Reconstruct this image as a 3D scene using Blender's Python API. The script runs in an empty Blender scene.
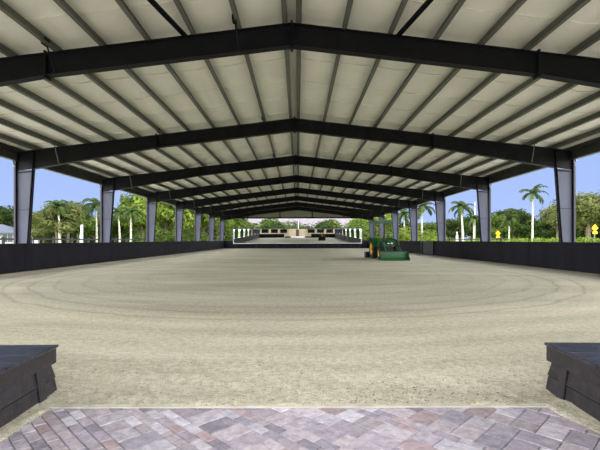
import bpy, math, random
from mathutils import Vector, Matrix
C = bpy.context.scene.collection
PI = math.pi
R = math.radians
rnd = random.Random(7)

# ------------------------------------------------------------------ helpers
def lin(c):
    f = lambda v: (v/255/12.92) if v/255 <= .04045 else ((v/255+.055)/1.055)**2.4
    return (f(c[0]), f(c[1]), f(c[2]), 1)

def mat(name, col, rough=.8, col2=None, scale=4, bump=0, bscale=30, metal=0, spec=.3, stretch=None, thresh=(.35, .65)):
    m = bpy.data.materials.new(name); m.use_nodes = True
    nt = m.node_tree; b = nt.nodes['Principled BSDF']
    b.inputs['Base Color'].default_value = lin(col)
    b.inputs['Roughness'].default_value = rough
    b.inputs['Metallic'].default_value = metal
    b.inputs['Specular IOR Level'].default_value = spec
    tc = nt.nodes.new('ShaderNodeTexCoord')
    src = tc.outputs['Object']
    if stretch:
        mp = nt.nodes.new('ShaderNodeMapping'); mp.inputs['Scale'].default_value = stretch
        nt.links.new(src, mp.inputs[0]); src = mp.outputs[0]
    if col2:
        n = nt.nodes.new('ShaderNodeTexNoise'); n.inputs['Scale'].default_value = scale; n.inputs['Detail'].default_value = 5
        nt.links.new(src, n.inputs['Vector'])
        r = nt.nodes.new('ShaderNodeValToRGB')
        r.color_ramp.elements[0].position = thresh[0]; r.color_ramp.elements[0].color = lin(col)
        r.color_ramp.elements[1].position = thresh[1]; r.color_ramp.elements[1].color = lin(col2)
        nt.links.new(n.outputs[0], r.inputs[0]); nt.links.new(r.outputs[0], b.inputs['Base Color'])
    if bump:
        n2 = nt.nodes.new('ShaderNodeTexNoise'); n2.inputs['Scale'].default_value = bscale; n2.inputs['Detail'].default_value = 4
        nt.links.new(src, n2.inputs['Vector'])
        bp = nt.nodes.new('ShaderNodeBump'); bp.inputs['Strength'].default_value = bump; bp.inputs['Distance'].default_value = .02
        nt.links.new(n2.outputs[0], bp.inputs['Height']); nt.links.new(bp.outputs[0], b.inputs['Normal'])
    return m

def leafmat(name, col, col2, scale=1.2, trans=.35):
    m = bpy.data.materials.new(name); m.use_nodes = True
    nt = m.node_tree; nt.nodes.clear()
    out = nt.nodes.new('ShaderNodeOutputMaterial')
    tc = nt.nodes.new('ShaderNodeTexCoord'); n = nt.nodes.new('ShaderNodeTexNoise'); n.inputs['Scale'].default_value = scale; n.inputs['Detail'].default_value = 4
    nt.links.new(tc.outputs['Object'], n.inputs['Vector'])
    r = nt.nodes.new('ShaderNodeValToRGB')
    r.color_ramp.elements[0].position = .35; r.color_ramp.elements[0].color = lin(col)
    r.color_ramp.elements[1].position = .65; r.color_ramp.elements[1].color = lin(col2)
    nt.links.new(n.outputs[0], r.inputs[0])
    d = nt.nodes.new('ShaderNodeBsdfDiffuse'); t = nt.nodes.new('ShaderNodeBsdfTranslucent'); mx = nt.nodes.new('ShaderNodeMixShader')
    mx.inputs[0].default_value = trans
    nt.links.new(r.outputs[0], d.inputs[0]); nt.links.new(r.outputs[0], t.inputs[0])
    nt.links.new(d.outputs[0], mx.inputs[1]); nt.links.new(t.outputs[0], mx.inputs[2]); nt.links.new(mx.outputs[0], out.inputs[0])
    return m

class MB:
    def __init__(s): s.v = []; s.f = []; s.mi = []; s.sm = []
    def add(s, vs, fs, mi=0, smooth=False):
        b = len(s.v); s.v += [tuple(v) for v in vs]
        for f in fs: s.f.append(tuple(b+i for i in f)); s.mi.append(mi); s.sm.append(smooth)
        return s
    def hexa(s, p, mi=0):     # p: 4 bottom ccw + 4 top
        return s.add(p, [(3,2,1,0),(4,5,6,7),(0,1,5,4),(1,2,6,5),(2,3,7,6),(3,0,4,7)], mi)
    def box(s, x0, x1, y0, y1, z0, z1, mi=0):
        return s.hexa([(x0,y0,z0),(x1,y0,z0),(x1,y1,z0),(x0,y1,z0),(x0,y0,z1),(x1,y0,z1),(x1,y1,z1),(x0,y1,z1)], mi)
    def bbox(s, x0, x1, y0, y1, z0, z1, c=.02, mi=0):   # chamfered box (prism along z with chamfered rims)
        ring = lambda i, z: [(x0+i,y0+i,z),(x1-i,y0+i,z),(x1-i,y1-i,z),(x0+i,y1-i,z)]
        vs = ring(c,z0)+ring(0,z0+c)+ring(0,z1-c)+ring(c,z1)
        fs = [(3,2,1,0),(12,13,14,15)]
        for k in range(3):
            for i in range(4):
                a = k*4+i; b = k*4+(i+1)%4; fs.append((a,b,b+4,a+4))
        return s.add(vs, fs, mi)
    def prism(s, poly, axis, a0, a1, mi=0):   # poly in the plane normal to axis; axis 'x': (y,z), 'y': (x,z), 'z': (x,y)
        n = len(poly)
        def P(p, a): return (a,p[0],p[1]) if axis=='x' else ((p[0],a,p[1]) if axis=='y' else (p[0],p[1],a))
        vs = [P(p,a0) for p in poly]+[P(p,a1) for p in poly]
        fs = [tuple(range(n-1,-1,-1)), tuple(range(n,2*n))]+[(i,(i+1)%n,n+(i+1)%n,n+i) for i in range(n)]
        return s.add(vs, fs, mi)
    def tube(s, pts, rads, seg=8, mi=0, caps=True, smooth=True):
        pts = [Vector(p) for p in pts]
        if not isinstance(rads, (list,tuple)): rads = [rads]*len(pts)
        vs = []; up = Vector((0,0,1))
        for i, p in enumerate(pts):
            d = (pts[min(i+1,len(pts)-1)]-pts[max(i-1,0)]).normalized()
            u = d.cross(up if abs(d.z) < .9 else Vector((1,0,0))).normalized(); w = d.cross(u)
            for k in range(seg):
                a = 2*PI*k/seg; vs.append(p+(u*math.cos(a)+w*math.sin(a))*rads[i])
        fs = []
        for i in range(len(pts)-1):
            for k in range(seg): fs.append((i*seg+k, i*seg+(k+1)%seg, (i+1)*seg+(k+1)%seg, (i+1)*seg+k))
        s.add(vs, fs, mi, smooth)
        if caps:
            b = len(s.v)-len(vs)
            s.f.append(tuple(b+k for k in range(seg-1,-1,-1))); s.mi.append(mi); s.sm.append(False)
            s.f.append(tuple(b+(len(pts)-1)*seg+k for k in range(seg))); s.mi.append(mi); s.sm.append(False)
        return s
    def bar(s, a, b, w, h, mi=0):
        a = Vector(a); b = Vector(b); d = (b-a).normalized()
        u = d.cross(Vector((0,0,1)) if abs(d.z) < .95 else Vector((0,1,0))).normalized()*w/2; t = u.cross(d).normalized()*h/2
        return s.hexa([a-u-t,a+u-t,b+u-t,b-u-t,a-u+t,a+u+t,b+u+t,b-u+t], mi)
    def lathe(s, prof, origin, axis='x', seg=24, mi=0):  # prof: (offset along axis, radius)
        ox,oy,oz = origin; vs = []
        for a_, r_ in prof:
            for k in range(seg):
                t = 2*PI*k/seg; c = math.cos(t)*r_; q = math.sin(t)*r_
                vs.append((ox+a_,oy+c,oz+q) if axis=='x' else ((ox+c,oy+a_,oz+q) if axis=='y' else (ox+c,oy+q,oz+a_)))
        fs = [(i*seg+k, i*seg+(k+1)%seg, (i+1)*seg+(k+1)%seg, (i+1)*seg+k) for i in range(len(prof)-1) for k in range(seg)]
        return s.add(vs, fs, mi, True)
    def build(s, name, mats, parent=None, loc=None):
        me = bpy.data.meshes.new(name); me.from_pydata(s.v, [], s.f)
        for m in (mats if isinstance(mats,(list,tuple)) else [mats]): me.materials.append(m)
        me.polygons.foreach_set('material_index', s.mi); me.polygons.foreach_set('use_smooth', s.sm)
        me.update()
        o = bpy.data.objects.new(name, me); C.objects.link(o)
        if parent: o.parent = parent
        if loc: o.location = loc
        return o

def tag(o, label, cat, group=None, kind=None):
    o['label'] = label; o['category'] = cat
    if group: o['group'] = group
    if kind: o['kind'] = kind
    return o
def thing(name, label, cat, loc=(0,0,0), rz=0, group=None):
    o = bpy.data.objects.new(name, None); C.objects.link(o); o.empty_display_size = .2
    o.location = loc; o.rotation_euler = (0,0,rz)
    return tag(o, label, cat, group)
def struct(o): o['kind'] = 'structure'; return o
def children(o): return [c for c in bpy.data.objects if c.parent == o]
def copy_tree(o, parent=None):
    c = o.copy(); C.objects.link(c)
    if parent: c.parent = parent
    for ch in children(o): copy_tree(ch, c)
    return c
ORD = ['first','second','third','fourth','fifth','sixth','seventh','eighth','ninth','tenth','eleventh','twelfth']

# ------------------------------------------------------------------ dimensions
F = 409.5; CX = .12; CH = 1.187; VPX = 297.8; HZ = 240
BAY = 7.0; D1 = 1.29*BAY
W = 10.87                     # outer face of the columns
ZR = 5.935; SL = .119         # rafter top at the ridge, roof slope
WI = 10.4                     # inner face of the low side walls
WH = 1.08                     # their height
YF = D1+7*BAY                 # last frame
YN = -1.2                     # near roof edge
def X(px, d): return (px-VPX)/F*d+CX
def zr(x): return ZR-SL*abs(x)

# ------------------------------------------------------------------ materials
M = {}
M['steel'] = mat('painted_steel', (17,17,21), .6, (25,24,30), 3, .1, 40, spec=.2)
M['column'] = mat('column_web_lit', (62,64,82), .45, (72,74,94), 2.5, spec=.4, stretch=(1,1,.4))  # same paint as the steel, lightened to carry the light from outside
M['purlin'] = mat('galvanised_purlin', (92,91,86), .5, (106,105,99), 3, spec=.4, stretch=(1,.2,1))
M['eave'] = mat('eave_paint', (58,56,58), .6, (66,64,66), 3, spec=.2)
M['liner'] = mat('vinyl_insulation', (244,243,232), .6, (235,234,222), .7, .25, 3)
M['panel'] = mat('gable_panel', (176,176,165), .6, (166,166,155), 2)
M['roofm'] = mat('roof_metal', (190,190,186), .4, metal=.3)
M['gutter'] = mat('gutter_metal', (104,104,108), .4)
M['pipe'] = mat('downspout_paint', (66,62,72), .5)
M['board'] = mat('dark_wall_board', (18,17,25), .65, (28,27,37), 1.6, .2, 12, spec=.18, stretch=(1.2,1.2,.25))
M['planter'] = mat('dark_stained_plank', (24,21,25), .4, (42,38,42), 6, .3, 30, stretch=(.4,3,3))
M['plank_top'] = mat('sheen_plank_top', (50,50,60), .28, (30,29,37), 3, .3, 20, stretch=(.5,6,1))  # blue-grey sky sheen mixed into the dark plank colour
M['concrete'] = mat('concrete_edge', (190,183,168), .9, (170,162,148), 8)
M['bounce'] = mat('bounce_strip_pale', (212,206,190), .95, (196,190,174), 4)  # pale ground for the added bounce strips
M['grass'] = mat('lawn', (88,112,44), .95, (128,146,66), .35)
M['asphalt'] = mat('paver_bed', (176,168,160), .95, (156,150,142), 5)
M['white'] = mat('white_paint', (186,186,186), .5)
M['cream'] = mat('cream_stucco', (206,188,148), .85, (196,178,138), 1)
M['paleroof'] = mat('pale_roof_tile', (128,120,124), .8, (104,97,100), .8, stretch=(1,1,6))
M['greyroof'] = mat('grey_roof', (88,93,102), .6, (78,83,92), 1)
M['darkroof'] = mat('brown_roof', (88,74,66), .8)
M['darkhole'] = mat('dark_opening', (30,28,30), .7)
M['glassdark'] = mat('window_glass', (40,48,58), .15, spec=.6)
M['black'] = mat('black_rubber', (26,26,27), .8, (38,37,35), 8)
M['blackm'] = mat('black_metal', (30,30,32), .4)
M['green'] = mat('tractor_green', (12,72,28), .35, (16,84,36), 6, spec=.5)
M['canopyg'] = mat('canopy_green', (66,98,84), .35, spec=.5)
M['yellow'] = mat('tractor_yellow', (196,156,20), .4)
M['signy'] = mat('sign_yellow', (250,190,10), .5)
M['signblk'] = mat('sign_black', (20,20,20), .5)
M['bark'] = mat('bark', (120,108,90), .95, (90,80,66), 6, .4, 20)
M['palmbark'] = mat('palm_bark', (196,190,176), .9, (150,143,130), 3, .3, 10, stretch=(.5,.5,3))
M['shaft'] = mat('palm_shaft', (120,150,72), .6)
M['rail'] = mat('dark_rail', (48,46,50), .7)
M['lamp'] = mat('headlight_glass', (225,230,235), .15)
L = {}
L['dark'] = leafmat('dark_leaves', (36,50,26), (68,84,44))
L['mid'] = leafmat('mid_leaves', (56,74,32), (96,112,54))
L['bright'] = leafmat('bright_leaves', (78,100,34), (136,152,68), 1.6)
L['olive'] = leafmat('olive_leaves', (72,80,48), (112,116,68))
L['palm'] = leafmat('palm_leaves', (48,64,38), (84,98,56), 1)

mir = bpy.data.materials.new('mirror_glass'); mir.use_nodes = True
b = mir.node_tree.nodes['Principled BSDF']; b.inputs['Base Color'].default_value = (.78,.81,.82,1); b.inputs['Metallic'].default_value = 1; b.inputs['Roughness'].default_value = .015

# sand with drag rings
def sandmat():
    m = bpy.data.materials.new('arena_sand'); m.use_nodes = True
    nt = m.node_tree; N = nt.nodes; Lk = nt.links; b = N['Principled BSDF']
    b.inputs['Roughness'].default_value = .95; b.inputs['Specular IOR Level'].default_value = .1
    tc = N.new('ShaderNodeTexCoord'); sx = N.new('ShaderNodeSeparateXYZ'); Lk.new(tc.outputs['Object'], sx.inputs[0])
    def mth(op, a, b_=None, c=None):
        n = N.new('ShaderNodeMath'); n.operation = op
        for i, v in enumerate((a, b_, c)):
            if v is None: continue
            if hasattr(v, 'is_output'): Lk.new(v, n.inputs[i])
            else: n.inputs[i].default_value = v
        return n.outputs[0]
    def noise(scale, det=4, vec=None, rough=.5):
        n = N.new('ShaderNodeTexNoise'); n.inputs['Scale'].default_value = scale; n.inputs['Detail'].default_value = det; n.inputs['Roughness'].default_value = rough
        Lk.new(vec or tc.outputs['Object'], n.inputs['Vector']); return n.outputs[0]
    yy = mth('MINIMUM', mth('SUBTRACT', sx.outputs[1], 14.5), 0)
    dist = mth('SQRT', mth('ADD', mth('MULTIPLY', sx.outputs[0], sx.outputs[0]), mth('MULTIPLY', yy, yy)))
    wob = mth('MULTIPLY', noise(.5, 2), .9)
    rings = mth('SINE', mth('ADD', mth('MULTIPLY', dist, 9.0), mth('MULTIPLY', wob, 7)))
    rings2 = mth('SINE', mth('ADD', mth('MULTIPLY', dist, 27.0), mth('MULTIPLY', wob, 5)))
    edge = N.new('ShaderNodeMapRange'); edge.inputs['From Min'].default_value = 6.5; edge.inputs['From Max'].default_value = 9.6; Lk.new(dist, edge.inputs['Value'])
    ringamt = mth('MULTIPLY', rings, mth('ADD', mth('MULTIPLY', edge.outputs[0], .8), .2))
    # colour
    r = N.new('ShaderNodeValToRGB'); r.color_ramp.elements[0].position = .42; r.color_ramp.elements[0].color = lin((155,151,131))
    r.color_ramp.elements[1].position = .58; r.color_ramp.elements[1].color = lin((197,190,168))
    mp = N.new('ShaderNodeMapping'); mp.inputs['Scale'].default_value = (.25, 1, 1); Lk.new(tc.outputs['Object'], mp.inputs[0])
    v = mth('ADD', mth('MULTIPLY', noise(14, 5, None, .7), .38), mth('MULTIPLY', noise(.8, 6, mp.outputs[0], .62), .30))
    v = mth('ADD', v, mth('MULTIPLY', noise(55, 3, None, .7), .32))
    v = mth('ADD', v, mth('MULTIPLY', ringamt, .018))
    Lk.new(v, r.inputs[0])
    sp = N.new('ShaderNodeMapRange'); sp.inputs['From Min'].default_value = .56; sp.inputs['From Max'].default_value = .68; Lk.new(noise(32, 4, None, .8), sp.inputs['Value'])
    near = N.new('ShaderNodeMapRange'); near.inputs['From Min'].default_value = 6.5; near.inputs['From Max'].default_value = 3.0; Lk.new(sx.outputs[1], near.inputs['Value'])
    mx = N.new('ShaderNodeMix'); mx.data_type = 'RGBA'; mx.inputs['B'].default_value = lin((104,94,82))
    Lk.new(mth('MULTIPLY', sp.outputs[0], mth('ADD', mth('MULTIPLY', near.outputs[0], .6), .22)), mx.inputs['Factor']); Lk.new(r.outputs[0], mx.inputs['A'])
    Lk.new(mx.outputs['Result'], b.inputs['Base Color'])
    # damp, freshly dragged inner field and the thin drag lines round its near end
    dw = mth('ADD', dist, mth('MULTIPLY', noise(.9, 3), .5))
    damp = N.new('ShaderNodeMapRange'); damp.interpolation_type = 'SMOOTHSTEP'; damp.inputs['From Min'].default_value = 9.0; damp.inputs['From Max'].default_value = 7.9; Lk.new(dw, damp.inputs['Value'])
    m2 = N.new('ShaderNodeMix'); m2.data_type = 'RGBA'; m2.blend_type = 'MULTIPLY'; m2.inputs['B'].default_value = (.80,.83,.85,1); Lk.new(damp.outputs[0], m2.inputs['Factor']); Lk.new(mx.outputs['Result'], m2.inputs['A'])
    lines = None
    for r0, a0, w0 in ((8.40,.5,.07),(7.85,.45,.06),(7.3,.3,.08),(6.6,.24,.08),(5.8,.18,.09),(4.9,.14,.1)):
        q = N.new('ShaderNodeMapRange'); q.inputs['From Min'].default_value = w0; q.inputs['From Max'].default_value = 0; q.inputs['To Max'].default_value = a0
        Lk.new(mth('ABSOLUTE', mth('SUBTRACT', mth('ADD', dist, mth('MULTIPLY', noise(.7, 2), .35)), r0+.17)), q.inputs['Value'])
        lines = q.outputs[0] if lines is None else mth('ADD', lines, q.outputs[0])
    lines = mth('MULTIPLY', lines, mth('ADD', noise(1.3, 3), .2))
    m3 = N.new('ShaderNodeMix'); m3.data_type = 'RGBA'; m3.inputs['B'].default_value = lin((104,92,76)); Lk.new(lines, m3.inputs['Factor']); Lk.new(m2.outputs['Result'], m3.inputs['A'])
    Lk.new(m3.outputs['Result'], b.inputs['Base Color'])
    h = mth('ADD', mth('MULTIPLY', noise(9, 6, None, .65), 1.0), mth('MULTIPLY', noise(60, 4, None, .7), 1.1))
    h = mth('ADD', h, mth('MULTIPLY', ringamt, .3)); h = mth('ADD', h, mth('MULTIPLY', rings2, .06))
    bp = N.new('ShaderNodeBump'); bp.inputs['Strength'].default_value = .55; bp.inputs['Distance'].default_value = .03
    Lk.new(h, bp.inputs['Height']); Lk.new(bp.outputs[0], b.inputs['Normal'])
    return m
M['sand'] = sandmat()

def pavermat():
    m = bpy.data.materials.new('paver_stone'); m.use_nodes = True
    nt = m.node_tree; N = nt.nodes; Lk = nt.links; b = N['Principled BSDF']; b.inputs['Roughness'].default_value = .85; b.inputs['Specular IOR Level'].default_value = .2
    a = N.new('ShaderNodeAttribute'); a.attribute_name = 'stone'
    tc = N.new('ShaderNodeTexCoord'); n = N.new('ShaderNodeTexNoise'); n.inputs['Scale'].default_value = 16; n.inputs['Detail'].default_value = 8; n.inputs['Roughness'].default_value = .7; Lk.new(tc.outputs['Object'], n.inputs['Vector'])
    r = N.new('ShaderNodeValToRGB'); r.color_ramp.elements[0].position = .35; r.color_ramp.elements[0].color = (.62,.61,.64,1); r.color_ramp.elements[1].position = .66; r.color_ramp.elements[1].color = (1.08,1.07,1.09,1)
    Lk.new(n.outputs[0], r.inputs[0])
    mx = N.new('ShaderNodeMix'); mx.data_type = 'RGBA'; mx.blend_type = 'MULTIPLY'; mx.inputs['Factor'].default_value = 1
    Lk.new(a.outputs['Color'], mx.inputs['A']); Lk.new(r.outputs[0], mx.inputs['B']); Lk.new(mx.outputs['Result'], b.inputs['Base Color'])
    n2 = N.new('ShaderNodeTexNoise'); n2.inputs['Scale'].default_value = 40; Lk.new(tc.outputs['Object'], n2.inputs['Vector'])
    bp = N.new('ShaderNodeBump'); bp.inputs['Strength'].default_value = .35; bp.inputs['Distance'].default_value = .01; Lk.new(n2.outputs[0], bp.inputs['Height']); Lk.new(bp.outputs[0], b.inputs['Normal'])
    return m
M['paver'] = pavermat()

# ------------------------------------------------------------------ ground
g = MB(); g.box(-400, 400, -200, 600, -.3, -.06); struct(g.build('ground', M['grass']))
PE = 2.905                                           # paving edge
# sand floor: coarse field plus a fine patch at the entrance
def hsand(x, y):
    n = .006*math.sin(x*9.1+1.3*math.sin(y*7.3))+.005*math.sin(y*13.7+x*3.1)+.003*math.sin(x*31+y*17)
    if y > PE: h = .006+n*min(1, (4.2-y)*3 if y > 3.9 else 1)
    else: h = -.028
    for bx, s_ in ((-1.76, 1), (2.05, -1)):          # drift against the two boxes
        dx = (x-bx)*s_; w_ = .10+.03*math.sin(y*9+bx)+max(0, (y-2.3))*.16
        if dx < w_ and y < 3.6:
            t = 1-max(dx, 0)/w_
            h = max(h, -.014+.024*min(1, t*3)+n*.5) if y < PE else h+.004*t
    return h
m = MB(); nx, ny = 240, 110; x0, x1, y0, y1 = -3.6, 3.6, .6, 4.2
vs = []
for j in range(ny+1):
    for i in range(nx+1):
        x = x0+(x1-x0)*i/nx; y = y0+(y1-y0)*j/ny; h = hsand(x, y)
        if j == ny or ((i == 0 or i == nx) and y > PE): h = 0
        vs.append((x, y, h))
m.add(vs, [(j*(nx+1)+i, j*(nx+1)+i+1, (j+1)*(nx+1)+i+1, (j+1)*(nx+1)+i) for j in range(ny) for i in range(nx)], 0, True)
m.add([(-WI-.2,y1,0),(WI+.2,y1,0),(WI+.2,58.6,0),(-WI-.2,58.6,0)], [(0,1,2,3)])
m.add([(-WI-.2,2.6,0),(x0,2.6,0),(x0,y1,0),(-WI-.2,y1,0)], [(0,1,2,3)])
m.add([(x1,2.6,0),(WI+.2,2.6,0),(WI+.2,y1,0),(x1,y1,0)], [(0,1,2,3)])
struct(m.build('floor', M['sand']))

# paving: modular stones laid on the diagonal, clipped at a straight edge
m = MB(); cols = []
U = .074; NU = 155; occ = set(); ang = R(45)
ca, sa = math.cos(ang), math.sin(ang)
pal = [((168,160,166),5), ((176,166,168),5), ((196,192,196),2), ((148,143,150),3), ((166,150,150),2), ((184,177,181),3)]
pal = [c for c, n in pal for _ in range(n)]
def clip(poly, yc):
    out = []
    for i in range(len(poly)):
        a, b_ = poly[i], poly[(i+1) % len(poly)]
        if a[1] <= yc: out.append(a)
        if (a[1] <= yc) != (b_[1] <= yc):
            t = (yc-a[1])/(b_[1]-a[1]); out.append((a[0]+(b_[0]-a[0])*t, yc))
    return out
for j in range(-NU, NU):
    for i in range(-NU, NU):
        if (i, j) in occ: continue
        cx, cy = (i*ca-j*sa)*U, (i*sa+j*ca)*U
        if not (-6.5 < cx < 6.5 and -4.2 < cy < PE+.3): continue
        for wu, hu in rnd.sample([(2,2),(3,2),(2,3),(2,2),(3,2)], 5)+[(2,1),(1,2),(1,1)]:
            cells = [(i+a, j+b_) for a in range(wu) for b_ in range(hu)]
            if not any(c in occ for c in cells): break
        occ.update(cells)
        gp = .003; bev = .002
        def rect(o_): return [((u*ca-v*sa), (u*sa+v*ca)) for u, v in ((i*U+o_,j*U+o_),((i+wu)*U-o_,j*U+o_),((i+wu)*U-o_,(j+hu)*U-o_),(i*U+o_,(j+hu)*U-o_))]
        top, low = clip(rect(gp+bev), PE-.01), clip(rect(gp), PE-.006)
        if len(top) < 3: continue
        c = rnd.choice(pal); k = rnd.uniform(.9, 1.06); col = lin([min(255, q*k) for q in c]); dz = rnd.uniform(-.001, .001)
        if len(top) == len(low):
            n = len(top)
            m.add([(p[0],p[1],-.001+dz) for p in top]+[(p[0],p[1],-.008) for p in low]+[(p[0],p[1],-.05) for p in low],
                  [tuple(range(n))]+[(n+q, n+(q+1)%n, (q+1)%n, q) for q in range(n)]+[(2*n+q, 2*n+(q+1)%n, n+(q+1)%n, n+q) for q in range(n)])
            cols += [col]*(3*n)
        else:
            n = len(top); m.add([(p[0],p[1],-.001) for p in top], [tuple(range(n))]); cols += [col]*n
pv = m.build('path', M['paver']); struct(pv)
at = pv.data.color_attributes.new('stone', 'FLOAT_COLOR', 'POINT')
at.data.foreach_set('color', [q for c in cols for q in c])
g = MB(); g.box(-14, 14, -20, PE, -.06, -.012); struct(g.build('path_bed', M['asphalt']))
g = MB()
for k in range(24):
    xa = -1.9+k*.17
    g.box(xa, xa+.168, PE-.004, PE+.035+rnd.uniform(-.008,.012), -.05, .006+rnd.uniform(-.001,.002))
struct(g.build('kerb', M['concrete']))

gm = MB(); gr = random.Random(3)
for k in range(620):
    if k < 330: x = gr.gauss(1.1, .6); y = 2.93+abs(gr.gauss(0, .28))
    else: x = gr.uniform(-3, 3.4); y = gr.uniform(2.93, 6.5)
    if not -1.7 < x < 1.98 and y < 3.3: continue
    r_ = gr.uniform(.003, .0085); z = (hsand(x, y) if y < 4.1 else 0)+r_*.3; a = gr.uniform(0, 3)
    P = [(x+math.cos(a+q*PI/2)*r_*gr.uniform(.7,1.5), y+math.sin(a+q*PI/2)*r_*gr.uniform(.7,1.5), z) for q in range(4)]
    gm.add(P+[(x,y,z+r_*.8),(x,y,z-r_)], [(0,1,4),(1,2,4),(2,3,4),(3,0,4),(1,0,5),(2,1,5),(3,2,5),(0,3,5)])
tag(gm.build('gravel', mat('pebble', (96,86,76), .9, (140,128,112), 40)), 'loose dark pebbles and crumbs scattered on the sand by the paving', 'gravel', kind='stuff')

# ------------------------------------------------------------------ low arena walls
for s_ in (-1, 1):
    g = MB(); g.box(min(s_*10.55, s_*17.2), max(s_*10.55, s_*17.2), -20, 75, -.06, -.03); struct(g.build('bounce_strip', M['bounce']))  # added pale strips, hidden behind the walls, bounce daylight up to the ceiling
def lowwall(name, x0, x1, y0, y1, along):
    mb = MB(); mb.box(x0, x1, y0, y1, -.05, WH-.04)
    mb.box(x0-.03, x1+.03, y0, y1, WH-.04, WH) if along == 'y' else mb.box(x0, x1, y0-.03, y1+.03, WH-.04, WH)
    # narrow battens between the boards
    if along == 'y':
        y = y0+1.2
        while y < y1:
            for xx in (x0-.006, x1-.006): mb.box(xx, xx+.012, y, y+.02, -.02, WH-.04)
            y += 2.4
    else:
        x = x0+1.2
        while x < x1:
            mb.box(x, x+.02, y0-.012, y0, -.02, WH-.04); x += 2.4
    return struct(mb.build(name, M['board']))
lowwall('wall_left', -WI-.1, -WI, 2.6, 58.3, 'y')
lowwall('wall_right', WI, WI+.1, 2.6, 58.3, 'y')
lowwall('wall_far', -WI, WI, 58.3, 58.4, 'x')
lowwall('wall_near', -WI, -3.62, 2.6, 2.7, 'x')
lowwall('wall_near', 3.82, WI, 2.6, 2.7, 'x')
# gate in the wall on the tractor's side: post and slanted edge
t = thing('arena_gate', 'dark gate leaf in low wall behind green tractor', 'gate', (WI-.085, 33.4, 0))
MB().box(-.03, .04, -2.6, -.12, .06, WH-.01).build('gate_panel', mat('gate_board', (30,29,40), .5, (40,39,52), 1.5), t)
MB().hexa([(-.08,-.12,0),(.02,-.12,0),(.02,.02,0),(-.08,.02,0),(-.08,.22,WH+.02),(.02,.22,WH+.02),(.02,.36,WH+.02),(-.08,.36,WH+.02)]).build('gate_post', M['blackm'], t)

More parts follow.
